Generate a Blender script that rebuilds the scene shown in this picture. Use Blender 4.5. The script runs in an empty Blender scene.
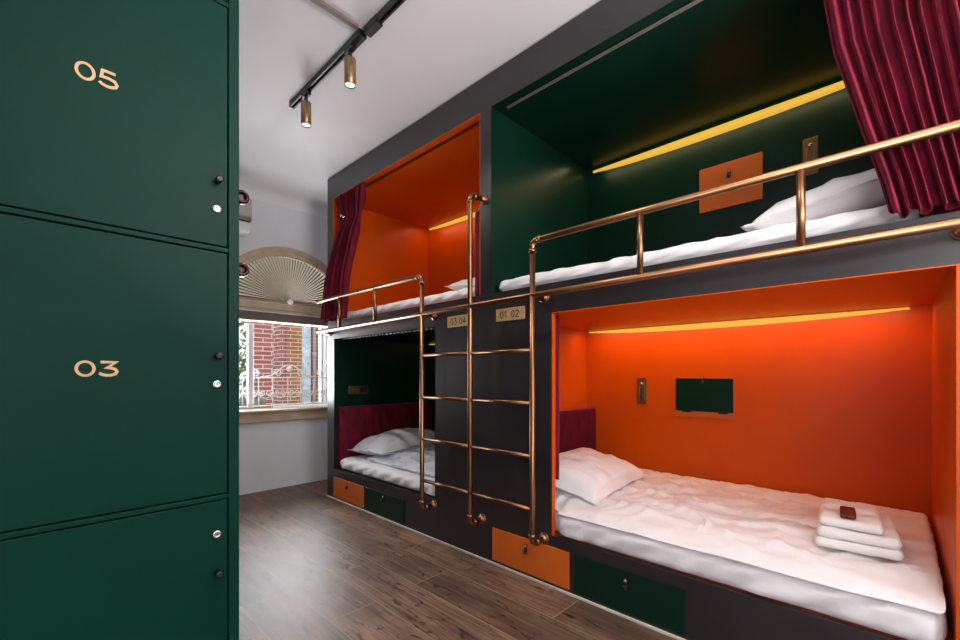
import bpy, bmesh, math, random
from mathutils import Vector, Matrix, noise
PI = math.pi
SC = bpy.context.scene
COL = SC.collection
random.seed(7)

# ------------------------------------------------------------------ materials
def new_mat(name):
    m = bpy.data.materials.new(name); m.use_nodes = True
    nt = m.node_tree
    b = nt.nodes['Principled BSDF']
    return m, nt, b

def coords(nt, scale=(1, 1, 1)):
    g = nt.nodes.new('ShaderNodeNewGeometry')
    mp = nt.nodes.new('ShaderNodeMapping'); mp.inputs['Scale'].default_value = scale
    nt.links.new(g.outputs['Position'], mp.inputs['Vector'])
    return mp.outputs['Vector']

def paint(name, col, rough=0.4, metal=0.0, var=0.12, nscale=6.0, bump=0.0, bscale=120.0, spec=0.5, sheen=0.0, stretch=(1, 1, 1), coat=0.0, rvar=0.06):
    m, nt, b = new_mat(name)
    v = coords(nt, stretch)
    n = nt.nodes.new('ShaderNodeTexNoise'); n.inputs['Scale'].default_value = nscale; n.inputs['Detail'].default_value = 4
    nt.links.new(v, n.inputs['Vector'])
    r = nt.nodes.new('ShaderNodeValToRGB')
    r.color_ramp.elements[0].position = 0.3; r.color_ramp.elements[1].position = 0.7
    lo = [max(0, c * (1 - var)) for c in col]; hi = [min(1, c * (1 + var)) for c in col]
    r.color_ramp.elements[0].color = (*lo, 1); r.color_ramp.elements[1].color = (*hi, 1)
    nt.links.new(n.outputs['Fac'], r.inputs['Fac']); nt.links.new(r.outputs['Color'], b.inputs['Base Color'])
    mr = nt.nodes.new('ShaderNodeMapRange')
    mr.inputs['To Min'].default_value = max(0.02, rough - rvar); mr.inputs['To Max'].default_value = min(1, rough + rvar)
    nt.links.new(n.outputs['Fac'], mr.inputs['Value']); nt.links.new(mr.outputs['Result'], b.inputs['Roughness'])
    b.inputs['Metallic'].default_value = metal
    b.inputs['Specular IOR Level'].default_value = spec
    if sheen:
        b.inputs['Sheen Weight'].default_value = sheen; b.inputs['Sheen Roughness'].default_value = 0.35
    if coat:
        b.inputs['Coat Weight'].default_value = coat; b.inputs['Coat Roughness'].default_value = 0.15
    if bump:
        n2 = nt.nodes.new('ShaderNodeTexNoise'); n2.inputs['Scale'].default_value = bscale; n2.inputs['Detail'].default_value = 3
        nt.links.new(v, n2.inputs['Vector'])
        bp = nt.nodes.new('ShaderNodeBump'); bp.inputs['Strength'].default_value = bump; bp.inputs['Distance'].default_value = 0.01
        nt.links.new(n2.outputs['Fac'], bp.inputs['Height']); nt.links.new(bp.outputs['Normal'], b.inputs['Normal'])
    return m

def emit(name, col, strength):
    m, nt, b = new_mat(name)
    b.inputs['Base Color'].default_value = (*[c * 0.12 for c in col], 1)
    b.inputs['Emission Color'].default_value = (*col, 1)
    b.inputs['Emission Strength'].default_value = strength
    return m

def wood_floor():
    m, nt, b = new_mat('oak_planks'); L = nt.links.new; N = nt.nodes.new
    g = N('ShaderNodeNewGeometry'); sp = N('ShaderNodeSeparateXYZ'); L(g.outputs['Position'], sp.inputs[0])
    ax = N('ShaderNodeMath'); ax.operation = 'ADD'; ax.inputs[1].default_value = -2.1 + 0.265 * 20; L(sp.outputs['X'], ax.inputs[0])
    cb = N('ShaderNodeCombineXYZ'); L(sp.outputs['Y'], cb.inputs['X']); L(ax.outputs[0], cb.inputs['Y'])
    br = N('ShaderNodeTexBrick'); br.offset = 0.37; br.offset_frequency = 2; br.squash = 1
    br.inputs['Scale'].default_value = 1.0; br.inputs['Brick Width'].default_value = 1.25; br.inputs['Row Height'].default_value = 0.265
    br.inputs['Mortar Size'].default_value = 0.002; br.inputs['Mortar Smooth'].default_value = 0.3; br.inputs['Bias'].default_value = 0
    br.inputs['Color1'].default_value = (0, 0, 0, 1); br.inputs['Color2'].default_value = (1, 1, 1, 1); br.inputs['Mortar'].default_value = (0.5, 0.5, 0.5, 1)
    L(cb.outputs[0], br.inputs['Vector'])
    # grain, each plank shifted by its own random tone
    sh = N('ShaderNodeVectorMath'); sh.operation = 'MULTIPLY_ADD'
    L(br.outputs['Color'], sh.inputs[0]); sh.inputs[1].default_value = (3.1, 7.7, 0); L(cb.outputs[0], sh.inputs[2])
    mp = N('ShaderNodeMapping'); mp.inputs['Scale'].default_value = (1.7, 34, 1); L(sh.outputs[0], mp.inputs['Vector'])
    n1 = N('ShaderNodeTexNoise'); n1.inputs['Scale'].default_value = 1.6; n1.inputs['Detail'].default_value = 11; n1.inputs['Roughness'].default_value = 0.65; n1.inputs['Distortion'].default_value = 0.7
    L(mp.outputs[0], n1.inputs['Vector'])
    mp2 = N('ShaderNodeMapping'); mp2.inputs['Scale'].default_value = (1.0, 2.6, 1); L(sh.outputs[0], mp2.inputs['Vector'])
    n2 = N('ShaderNodeTexNoise'); n2.inputs['Scale'].default_value = 2.4; n2.inputs['Detail'].default_value = 5; L(mp2.outputs[0], n2.inputs['Vector'])
    rg = N('ShaderNodeValToRGB'); e = rg.color_ramp.elements
    e[0].position = 0.33; e[0].color = (0.040, 0.022, 0.014, 1); e[1].position = 0.70; e[1].color = (0.30, 0.19, 0.12, 1)
    k = e.new(0.5); k.color = (0.135, 0.080, 0.050, 1)
    mx = N('ShaderNodeMix'); mx.data_type = 'FLOAT'; mx.inputs[0].default_value = 0.4
    L(n1.outputs['Fac'], mx.inputs[2]); L(n2.outputs['Fac'], mx.inputs[3]); L(mx.outputs[0], rg.inputs['Fac'])
    # plank to plank tone
    tone = N('ShaderNodeMapRange'); tone.inputs['To Min'].default_value = 0.72; tone.inputs['To Max'].default_value = 1.25; L(br.outputs['Color'], tone.inputs['Value'])
    ml = N('ShaderNodeVectorMath'); ml.operation = 'MULTIPLY'; L(rg.outputs['Color'], ml.inputs[0]); L(tone.outputs[0], ml.inputs[1])
    # knots and cracks
    mp3 = N('ShaderNodeMapping'); mp3.inputs['Scale'].default_value = (4.2, 11, 1); L(sh.outputs[0], mp3.inputs['Vector'])
    n3 = N('ShaderNodeTexNoise'); n3.inputs['Scale'].default_value = 1.5; n3.inputs['Detail'].default_value = 3; n3.inputs['Distortion'].default_value = 1.6; L(mp3.outputs[0], n3.inputs['Vector'])
    rk = N('ShaderNodeValToRGB'); ek = rk.color_ramp.elements; ek[0].position = 0.60; ek[0].color = (1, 1, 1, 1); ek[1].position = 0.68; ek[1].color = (0.25, 0.2, 0.17, 1)
    L(n3.outputs['Fac'], rk.inputs['Fac'])
    m2 = N('ShaderNodeVectorMath'); m2.operation = 'MULTIPLY'; L(ml.outputs[0], m2.inputs[0]); L(rk.outputs['Color'], m2.inputs[1])
    jm = N('ShaderNodeMix'); jm.data_type = 'RGBA'; L(br.outputs['Fac'], jm.inputs[0]); L(m2.outputs[0], jm.inputs[6]); jm.inputs[7].default_value = (0.30, 0.23, 0.17, 1)
    L(jm.outputs[2], b.inputs['Base Color'])
    rr = N('ShaderNodeMapRange'); rr.inputs['To Min'].default_value = 0.33; rr.inputs['To Max'].default_value = 0.55; L(n1.outputs['Fac'], rr.inputs['Value']); L(rr.outputs[0], b.inputs['Roughness'])
    bp = N('ShaderNodeBump'); bp.inputs['Strength'].default_value = 0.12; bp.inputs['Distance'].default_value = 0.004; L(n1.outputs['Fac'], bp.inputs['Height']); L(bp.outputs[0], b.inputs['Normal'])
    return m

def brick(name, c1, c2, mortar):
    m, nt, b = new_mat(name); L = nt.links.new; N = nt.nodes.new
    g = N('ShaderNodeNewGeometry'); sp = N('ShaderNodeSeparateXYZ'); L(g.outputs['Position'], sp.inputs[0])
    ad = N('ShaderNodeMath'); ad.operation = 'ADD'; L(sp.outputs['X'], ad.inputs[0]); L(sp.outputs['Y'], ad.inputs[1])
    cb = N('ShaderNodeCombineXYZ'); L(ad.outputs[0], cb.inputs['X']); L(sp.outputs['Z'], cb.inputs['Y'])
    br = N('ShaderNodeTexBrick'); br.inputs['Scale'].default_value = 1; br.inputs['Brick Width'].default_value = 0.23; br.inputs['Row Height'].default_value = 0.060
    br.inputs['Mortar Size'].default_value = 0.005; br.inputs['Color1'].default_value = (*c1, 1); br.inputs['Color2'].default_value = (*c2, 1); br.inputs['Mortar'].default_value = (*mortar, 1)
    L(cb.outputs[0], br.inputs['Vector']); L(br.outputs['Color'], b.inputs['Base Color']); b.inputs['Roughness'].default_value = 0.85
    bp = N('ShaderNodeBump'); bp.inputs['Strength'].default_value = 0.5; bp.inputs['Distance'].default_value = 0.01; bp.invert = True; L(br.outputs['Fac'], bp.inputs['Height']); L(bp.outputs[0], b.inputs['Normal'])
    return m

def velvet(name, col):
    m, nt, b = new_mat(name); L = nt.links.new; N = nt.nodes.new
    v = coords(nt, (1, 1, 0.35))
    n = N('ShaderNodeTexNoise'); n.inputs['Scale'].default_value = 22; n.inputs['Detail'].default_value = 6; L(v, n.inputs['Vector'])
    r = N('ShaderNodeValToRGB'); r.color_ramp.elements[0].position = 0.35; r.color_ramp.elements[1].position = 0.7
    r.color_ramp.elements[0].color = (*[c * 0.7 for c in col], 1); r.color_ramp.elements[1].color = (*[min(1, c * 1.45) for c in col], 1)
    L(n.outputs['Fac'], r.inputs['Fac']); L(r.outputs['Color'], b.inputs['Base Color'])
    b.inputs['Roughness'].default_value = 0.75; b.inputs['Sheen Weight'].default_value = 0.5; b.inputs['Sheen Roughness'].default_value = 0.3
    b.inputs['Sheen Tint'].default_value = (0.9, 0.12, 0.22, 1); b.inputs['Specular IOR Level'].default_value = 0.2
    bp = N('ShaderNodeBump'); bp.inputs['Strength'].default_value = 0.25; bp.inputs['Distance'].default_value = 0.004; L(n.outputs['Fac'], bp.inputs['Height']); L(bp.outputs[0], b.inputs['Normal'])
    return m

M = {}
M['wall'] = paint('white_plaster', (0.70, 0.70, 0.72), 0.8, var=0.05, nscale=2.5, bump=0.15, bscale=60)
M['ceiling'] = paint('ceiling_paint', (0.80, 0.775, 0.785), 0.85, var=0.03, nscale=1.5, bump=0.05, bscale=40)
M['floor'] = wood_floor()
M['frame'] = paint('charcoal_paint', (0.019, 0.0155, 0.0175), 0.30, var=0.12, nscale=4, spec=0.75, bump=0.03, bscale=200)
M['green'] = paint('bottle_green_lacquer', (0.002, 0.022, 0.012), 0.33, var=0.12, nscale=2.5, spec=0.26)
M['locker'] = paint('locker_green_paint', (0.0007, 0.032, 0.0205), 0.36, var=0.14, nscale=2.2, spec=0.12, bump=0.02, bscale=150)
M['gap'] = paint('dark_gap', (0.002, 0.006, 0.004), 0.7)
M['orange'] = paint('orange_lacquer', (0.58, 0.080, 0.0006), 0.36, var=0.05, nscale=2.5, spec=0.28)
M['orange_drawer'] = paint('orange_drawer_paint', (0.62, 0.12, 0.012), 0.42, var=0.05, nscale=4)
M['bronze'] = paint('bronze_pipe', (0.29, 0.142, 0.07), 0.33, metal=1.0, var=0.08, nscale=6, rvar=0.02)
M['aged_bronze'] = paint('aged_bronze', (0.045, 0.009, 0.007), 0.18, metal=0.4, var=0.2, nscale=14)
M['socket_brass'] = paint('socket_brass', (0.26, 0.14, 0.055), 0.38, metal=0.75, var=0.12, nscale=30)
M['plate_brass'] = paint('plate_brass', (0.52, 0.33, 0.16), 0.45, metal=0.35, var=0.1, nscale=30)
M['brass'] = paint('brushed_brass', (0.62, 0.40, 0.17), 0.36, metal=0.9, var=0.12, nscale=30)
M['copper_number'] = paint('rose_gold_numeral', (0.66, 0.40, 0.20), 0.45, metal=0.3, var=0.08)
M['chrome'] = paint('chrome', (0.8, 0.78, 0.75), 0.18, metal=1.0, var=0.05)
M['black'] = paint('black_plastic', (0.012, 0.012, 0.013), 0.35, var=0.1)
M['leather'] = paint('black_leather', (0.012, 0.011, 0.013), 0.45, var=0.2, bump=0.2, bscale=300)
M['ink'] = paint('black_ink', (0.01, 0.008, 0.006), 0.6)
M['velvet'] = velvet('maroon_velvet', (0.12, 0.0035, 0.017))
M['velvet_dark'] = velvet('wine_velvet', (0.075, 0.002, 0.012))
M['sheet'] = paint('white_cotton_sheet', (0.80, 0.775, 0.79), 0.85, var=0.03, bump=0.12, bscale=260, sheen=0.15)
M['duvet'] = paint('white_duvet_cotton', (0.81, 0.785, 0.79), 0.85, var=0.03, bump=0.12, bscale=260, sheen=0.15)
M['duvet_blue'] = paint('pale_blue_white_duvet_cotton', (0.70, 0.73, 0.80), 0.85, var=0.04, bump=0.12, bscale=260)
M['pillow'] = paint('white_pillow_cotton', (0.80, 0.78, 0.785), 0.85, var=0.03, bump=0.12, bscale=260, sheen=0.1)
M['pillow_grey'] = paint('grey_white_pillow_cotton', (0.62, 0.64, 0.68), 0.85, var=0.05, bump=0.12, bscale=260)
M['towel'] = paint('white_terry', (0.84, 0.81, 0.80), 0.95, var=0.05, bump=0.2, bscale=300, sheen=0.4)
M['pouch'] = paint('dark_red_pouch', (0.09, 0.004, 0.004), 0.4, var=0.3, nscale=40)
M['led'] = emit('warm_light_strip', (0.84, 0.48, 0.055), 0.9)
M['tan'] = paint('tan_painted_wood', (0.50, 0.375, 0.255), 0.55, var=0.15, nscale=8, bump=0.06, bscale=60)
M['tan_dark'] = paint('brown_painted_wood', (0.20, 0.15, 0.11), 0.6, var=0.15, nscale=8)
M['pale_trim'] = paint('pale_sealant', (0.62, 0.55, 0.48), 0.7, var=0.1)
M['white_frame'] = paint('white_window_paint', (0.72, 0.71, 0.75), 0.5, var=0.05)
M['steel'] = paint('track_aluminium', (0.62, 0.55, 0.50), 0.35, metal=0.8, var=0.1)
M['white_plastic'] = paint('white_plastic', (0.75, 0.74, 0.72), 0.4, var=0.04)
M['grey_plastic'] = paint('grey_plastic', (0.42, 0.40, 0.38), 0.45, var=0.06)
M['spot_gold'] = paint('gold_spotlight_paint', (0.32, 0.205, 0.10), 0.36, metal=0.55, var=0.08, nscale=20)
M['lens'] = emit('lit_lamp', (1.0, 0.90, 0.78), 1.6)
M['brick_red'] = brick('red_brick', (0.40, 0.14, 0.12), (0.32, 0.10, 0.09), (0.75, 0.70, 0.66))
M['brick_brown'] = brick('brown_brick', (0.42, 0.19, 0.085), (0.33, 0.14, 0.06), (0.72, 0.64, 0.52))
M['rail_white'] = paint('weathered_white_iron', (0.62, 0.60, 0.55), 0.6, var=0.2, nscale=30)
M['leaf'] = paint('leaf_green', (0.22, 0.34, 0.10), 0.6, var=0.5, nscale=9)
M['stone'] = paint('weathered_stone', (0.22, 0.20, 0.19), 0.9, var=0.4, nscale=14)
M['pave'] = paint('pale_terrace', (0.6, 0.58, 0.55), 0.9, var=0.15)
M['blue_paint'] = paint('pale_blue_paint', (0.60, 0.72, 0.80), 0.7, var=0.25, nscale=12)

def glass_mat():
    m = bpy.data.materials.new('window_glass'); m.use_nodes = True
    nt = m.node_tree; nt.nodes.remove(nt.nodes['Principled BSDF']); out = nt.nodes['Material Output']
    t = nt.nodes.new('ShaderNodeBsdfTransparent'); g = nt.nodes.new('ShaderNodeBsdfGlossy'); g.inputs['Roughness'].default_value = 0.02
    mx = nt.nodes.new('ShaderNodeMixShader'); mx.inputs[0].default_value = 0.05
    nt.links.new(t.outputs[0], mx.inputs[1]); nt.links.new(g.outputs[0], mx.inputs[2]); nt.links.new(mx.outputs[0], out.inputs['Surface'])
    return m
M['glass'] = glass_mat()

def translucent(name, col, tcol, fac):
    m, nt, b = new_mat(name); out = nt.nodes['Material Output']
    v = coords(nt); n = nt.nodes.new('ShaderNodeTexNoise'); n.inputs['Scale'].default_value = 40; nt.links.new(v, n.inputs['Vector'])
    r = nt.nodes.new('ShaderNodeValToRGB'); r.color_ramp.elements[0].color = (*[c * 0.8 for c in col], 1); r.color_ramp.elements[1].color = (*[min(1, c * 1.2) for c in col], 1)
    nt.links.new(n.outputs['Fac'], r.inputs[0]); nt.links.new(r.outputs[0], b.inputs['Base Color']); b.inputs['Roughness'].default_value = 0.8
    t = nt.nodes.new('ShaderNodeBsdfTranslucent'); t.inputs['Color'].default_value = (*tcol, 1)
    mx = nt.nodes.new('ShaderNodeMixShader'); mx.inputs[0].default_value = fac
    nt.links.new(b.outputs[0], mx.inputs[1]); nt.links.new(t.outputs[0], mx.inputs[2]); nt.links.new(mx.outputs[0], out.inputs['Surface'])
    return m
M['pleat_lit'] = translucent('backlit_pleat_fabric', (0.30, 0.245, 0.18), (0.75, 0.64, 0.5), 0.36)  # alternate facets coloured lit and shaded, like light showing between backlit pleats
M['pleat_shaded'] = translucent('shaded_pleat_fabric', (0.065, 0.046, 0.032), (0.15, 0.11, 0.08), 0.06)
M['shade'] = translucent('taupe_shade_fabric', (0.24, 0.19, 0.15), (0.3, 0.24, 0.18), 0.25)

# ------------------------------------------------------------------ mesh helpers
def B(): return bmesh.new()

def box(bm, x0, x1, y0, y1, z0, z1, bev=0.0, seg=2, mat=0):
    t = bmesh.new() if bev else bm
    vs = [t.verts.new((x, y, z)) for x in (x0, x1) for y in (y0, y1) for z in (z0, z1)]
    fs = [(0, 1, 3, 2), (4, 6, 7, 5), (0, 4, 5, 1), (2, 3, 7, 6), (0, 2, 6, 4), (1, 5, 7, 3)]
    faces = [t.faces.new([vs[i] for i in f]) for f in fs]
    for f in faces: f.material_index = mat
    if bev:
        bmesh.ops.bevel(t, geom=t.edges[:], offset=bev, segments=seg, profile=0.5, affect='EDGES', clamp_overlap=True)
        for f in t.faces: f.material_index = mat
        merge(bm, t)

def merge(bm, t):
    me = bpy.data.meshes.new('tmp'); t.to_mesh(me); t.free(); bm.from_mesh(me); bpy.data.meshes.remove(me)

def rot_to(d):
    return Vector((0, 0, 1)).rotation_difference(Vector(d).normalized()).to_matrix().to_4x4()

def cyl(bm, p0, p1, r0, r1=None, n=20, mat=0, cap=True):
    r1 = r0 if r1 is None else r1
    p0 = Vector(p0); p1 = Vector(p1); d = p1 - p0
    R = rot_to(d)
    a = [bm.verts.new(p0 + R @ Vector((r0 * math.cos(2 * PI * i / n), r0 * math.sin(2 * PI * i / n), 0))) for i in range(n)]
    b = [bm.verts.new(p1 + R @ Vector((r1 * math.cos(2 * PI * i / n), r1 * math.sin(2 * PI * i / n), 0))) for i in range(n)]
    for i in range(n):
        f = bm.faces.new((a[i], a[(i + 1) % n], b[(i + 1) % n], b[i])); f.smooth = True; f.material_index = mat
    if cap:
        f = bm.faces.new(a[::-1]); f.material_index = mat
        f = bm.faces.new(b); f.material_index = mat

def fillet(pts, r, n=6):
    pts = [Vector(p) for p in pts]; out = [pts[0]]
    for i in range(1, len(pts) - 1):
        a, p, b = pts[i - 1], pts[i], pts[i + 1]
        d0 = (a - p).normalized(); d1 = (b - p).normalized()
        q0 = p + d0 * r; q1 = p + d1 * r
        for k in range(n + 1):
            t = k / n
            out.append((1 - t) ** 2 * q0 + 2 * t * (1 - t) * p + t * t * q1)
    out.append(pts[-1]); return out

def tube(bm, pts, r, n=14, mat=0, cap=True, closed=False):
    pts = [Vector(p) for p in pts]; rings = []
    m = len(pts)
    up = None
    for i, p in enumerate(pts):
        d = (pts[min(i + 1, m - 1)] - pts[max(i - 1, 0)]).normalized()
        if up is None:
            up = Vector((0, 0, 1)) if abs(d.z) < 0.9 else Vector((1, 0, 0))
        s = d.cross(up).normalized(); up = s.cross(d).normalized()
        rings.append([bm.verts.new(p + r * (math.cos(2 * PI * k / n) * s + math.sin(2 * PI * k / n) * up)) for k in range(n)])
    for a, b in zip(rings, rings[1:]):
        for k in range(n):
            f = bm.faces.new((a[k], a[(k + 1) % n], b[(k + 1) % n], b[k])); f.smooth = True; f.material_index = mat
    if cap:
        bm.faces.new(rings[0][::-1]).material_index = mat; bm.faces.new(rings[-1]).material_index = mat

def lathe(bm, prof, origin, axis=(0, 0, 1), n=24, mat=0):
    R = rot_to(axis); o = Vector(origin); rings = []
    for r, h in prof:
        rings.append([bm.verts.new(o + R @ Vector((r * math.cos(2 * PI * k / n), r * math.sin(2 * PI * k / n), h))) for k in range(n)])
    for a, b in zip(rings, rings[1:]):
        for k in range(n):
            f = bm.faces.new((a[k], a[(k + 1) % n], b[(k + 1) % n], b[k])); f.smooth = True; f.material_index = mat
    bm.faces.new(rings[0][::-1]).material_index = mat; bm.faces.new(rings[-1]).material_index = mat

def obj(name, bm, mats, parent=None, smooth=False, label=None):
    bmesh.ops.recalc_face_normals(bm, faces=bm.faces[:])
    me = bpy.data.meshes.new(name); bm.to_mesh(me); bm.free()
    if not isinstance(mats, (list, tuple)): mats = [mats]
    for m in mats: me.materials.append(m)
    if smooth:
        for p in me.polygons: p.use_smooth = True
    o = bpy.data.objects.new(name, me); COL.objects.link(o)
    if parent is not None:
        o.parent = parent
        # meshes are written in world coordinates; parents carry only a translation
        off = Vector((0, 0, 0)); q = parent
        while q is not None: off += q.location; q = q.parent
        me.transform(Matrix.Translation(-off))
    if label: o['label'] = label
    return o

def thing(name, label, cat, loc=(0, 0, 0), group=None):
    o = bpy.data.objects.new(name, None); COL.objects.link(o); o.location = loc
    o.empty_display_size = 0.1
    return tag(o, label, cat, group)

def tag(o, label, cat, group=None, kind=None):
    o['label'] = label; o['category'] = cat
    if group: o['group'] = group
    if kind: o['kind'] = kind
    return o

def struct(name, bm, mats, parent=None, label=None, cat=None):
    o = obj(name, bm, mats, parent)
    if parent is None:
        o['kind'] = 'structure'
        if label: o['label'] = label
        if cat: o['category'] = cat
    return o

def bx(name, mats, parent, *a, bev=0.002, label=None):
    bm = B(); box(bm, *a, bev=bev); return obj(name, bm, mats, parent, label=label)

# flat stroke lettering: strokes on a local (u, v) plane -> world by a mapper
GLYPH = {
 '0': [('ring', 0.5, 0.5, 0.5, 0.5)],
 '1': [('line', [(0.2, 0.78), (0.5, 1.0), (0.5, 0.0)])],
 '2': [('line', [(0.08, 0.78), (0.18, 0.93), (0.45, 1.0), (0.75, 0.93), (0.86, 0.74), (0.78, 0.55), (0.06, 0.0), (0.92, 0.0)])],
 '3': [('line', [(0.1, 1.0), (0.86, 1.0), (0.42, 0.58), (0.62, 0.56), (0.84, 0.46), (0.92, 0.29), (0.84, 0.11), (0.62, 0.01), (0.4, 0.0), (0.2, 0.05), (0.03, 0.17)])],
 '4': [('line', [(0.70, 0.0), (0.70, 1.0), (0.05, 0.28), (0.95, 0.28)])],
 '5': [('line', [(0.84, 1.0), (0.2, 1.0), (0.13, 0.56), (0.5, 0.58), (0.8, 0.5), (0.92, 0.3), (0.84, 0.11), (0.6, 0.01), (0.4, 0.0), (0.18, 0.06), (0.03, 0.18)])],
 '|': [('line', [(0.5, -0.1), (0.5, 1.1)])],
}
def strokes(bm, text, w, h, gap, th, depth, mapper):
    """mapper(u, v, d) -> world point; letters start at u = 0"""
    u0 = 0
    for ch in text:
        if ch == ' ':
            u0 += w * 0.5; continue
        for s in GLYPH[ch]:
            if s[0] == 'ring':
                n = 36; rings = []
                for k in range(n):
                    a = 2 * PI * k / n; c, sn = math.cos(a), math.sin(a)
                    ow, oh = w / 2, h / 2
                    iw, ih = w / 2 - th, h / 2 - th * 0.85
                    rings.append([mapper(u0 + w / 2 + ow * c, h / 2 + oh * sn, d) for d in (0, depth)] + [mapper(u0 + w / 2 + iw * c, h / 2 + ih * sn, d) for d in (depth, 0)])
                vs = [[bm.verts.new(p) for p in r] for r in rings]
                for k in range(n):
                    a, b = vs[k], vs[(k + 1) % n]
                    for j in range(4): bm.faces.new((a[j], a[(j + 1) % 4], b[(j + 1) % 4], b[j]))
            else:
                P = [Vector((u0 + x * w, th / 2 + y * (h - th))) for x, y in s[1]]
                secs = []
                for i, p in enumerate(P):
                    d0 = (P[i] - P[i - 1]).normalized() if i else (P[1] - P[0]).normalized()
                    d1 = (P[i + 1] - P[i]).normalized() if i < len(P) - 1 else d0
                    t = (d0 + d1)
                    t = t.normalized() if t.length > 1e-6 else d0
                    nn = Vector((-t.y, t.x)); c = max(0.45, nn.dot(Vector((-d0.y, d0.x))))
                    o = nn * (th / 2 / c)
                    secs.append([mapper(*(p + o), 0), mapper(*(p + o), depth), mapper(*(p - o), depth), mapper(*(p - o), 0)])
                vs = [[bm.verts.new(q) for q in sec] for sec in secs]
                for a, b in zip(vs, vs[1:]):
                    for j in range(4): bm.faces.new((a[j], a[(j + 1) % 4], b[(j + 1) % 4], b[j]))
                bm.faces.new(vs[0][::-1]); bm.faces.new(vs[-1])
        u0 += w + gap

# soft rounded box with cloth wrinkles
def wr(p, s, seed=0):
    return noise.fractal(Vector(p) * s + Vector((seed * 7.3, seed * 3.1, seed * 1.7)), 1.0, 2.1, 4)
def ridge(p, sx, sy, sz, seed=0):
    q = Vector((p[0] * sx, p[1] * sy, p[2] * sz)) + Vector((seed * 5.1, seed * 2.7, 0))
    q += 0.7 * Vector((noise.noise(q * 0.6), noise.noise(q * 0.6 + Vector((9, 2, 4))), 0))
    return 1 - min(1, abs(noise.noise(q)) * 2.4)

def soft_box(x0, x1, y0, y1, z0, z1, r, step, disp):
    """closed rounded box, vertices moved along their normals by disp(p, n)"""
    bm = B()
    cache = {}
    def V(p):
        k = (round(p[0], 5), round(p[1], 5), round(p[2], 5))
        if k not in cache:
            q = Vector(p)
            rz = min(r, (z1 - z0) / 2 - 1e-4)
            c = Vector((min(max(q.x, x0 + r), x1 - r), min(max(q.y, y0 + r), y1 - r), min(max(q.z, z0 + rz), z1 - rz)))
            d = q - c
            dd = Vector((d.x / r, d.y / r, d.z / rz)); L = dd.length
            if L > 1e-6:
                n = dd / L; w = c + Vector((n.x * r, n.y * r, n.z * rz))
            else:
                n = Vector((0, 0, 1)); w = q
            w = w + disp(w, n)
            cache[k] = bm.verts.new(w)
        return cache[k]
    def lin(a, b):
        n = max(2, int(round((b - a) / step))); e = [a + (b - a) * i / n for i in range(n + 1)]
        # extra samples across the rounding
        return sorted(set([round(t, 5) for t in e] + [round(a + r * f, 5) for f in (0.25, 0.5, 0.75)] + [round(b - r * f, 5) for f in (0.25, 0.5, 0.75)]))
    X, Y, Z = lin(x0, x1), lin(y0, y1), lin(z0, z1)
    def face(A, Bv, mk):
        for i in range(len(A) - 1):
            for j in range(len(Bv) - 1):
                q = [V(mk(A[i], Bv[j])), V(mk(A[i + 1], Bv[j])), V(mk(A[i + 1], Bv[j + 1])), V(mk(A[i], Bv[j + 1]))]
                if len(set(q)) == 4:
                    f = bm.faces.new(q); f.smooth = True
    face(X, Y, lambda a, b: (a, b, z0)); face(X, Y, lambda a, b: (a, b, z1))
    face(X, Z, lambda a, b: (a, y0, b)); face(X, Z, lambda a, b: (a, y1, b))
    face(Y, Z, lambda a, b: (x0, a, b)); face(Y, Z, lambda a, b: (x1, a, b))
    return bm

def pillow_bm(lx, ly, h, seed, n=44, flange=0.0, sag=0.0):
    """pillow centred at origin: lx by ly, thickness h, pointed corners"""
    bm = B(); top = []; bot = []
    for i in range(n + 1):
        ru, rb = [], []
        for j in range(n + 1):
            u = -1 + 2 * i / n; v = -1 + 2 * j / n
            # edges pulled in between the corners
            pu = u * (1 - 0.07 * (1 - v * v)); pv = v * (1 - 0.09 * (1 - u * u))
            e = max(0.0, (1 - (abs(u) / 0.92) ** 2.3)) * max(0.0, (1 - (abs(v) / 0.90) ** 2.3))
            t = e ** 0.40
            x = pu * lx / 2; y = pv * ly / 2
            wk = wr((x, y, 0), 5.5, seed) * 0.016 + ridge((x, y, 0), 7, 4, 1, seed) * 0.010
            fl = 0.010 * wr((x, y, 0), 9, seed + 2) * (1 - min(1, t * 3))
            zt = h * 0.62 * t + wk * min(1, t * 1.4) + 0.0025 + fl; zb = -h * 0.38 * t - 0.0025 + fl
            zt += sag * u
            zb += sag * u
            ru.append(bm.verts.new((x, y, zt)))
            edge = i in (0, n) or j in (0, n)
            rb.append(ru[-1] if edge else bm.verts.new((x, y, zb)))
        top.append(ru); bot.append(rb)
    for i in range(n):
        for j in range(n):
            f = bm.faces.new((top[i][j], top[i + 1][j], top[i + 1][j + 1], top[i][j + 1])); f.smooth = True
            q = (bot[i][j], bot[i][j + 1], bot[i + 1][j + 1], bot[i + 1][j])
            if len(set(q)) >= 3 and any(q[k] not in (top[i][j], top[i + 1][j], top[i + 1][j + 1], top[i][j + 1]) for k in range(4)):
                f = bm.faces.new(q); f.smooth = True
    return bm

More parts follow.
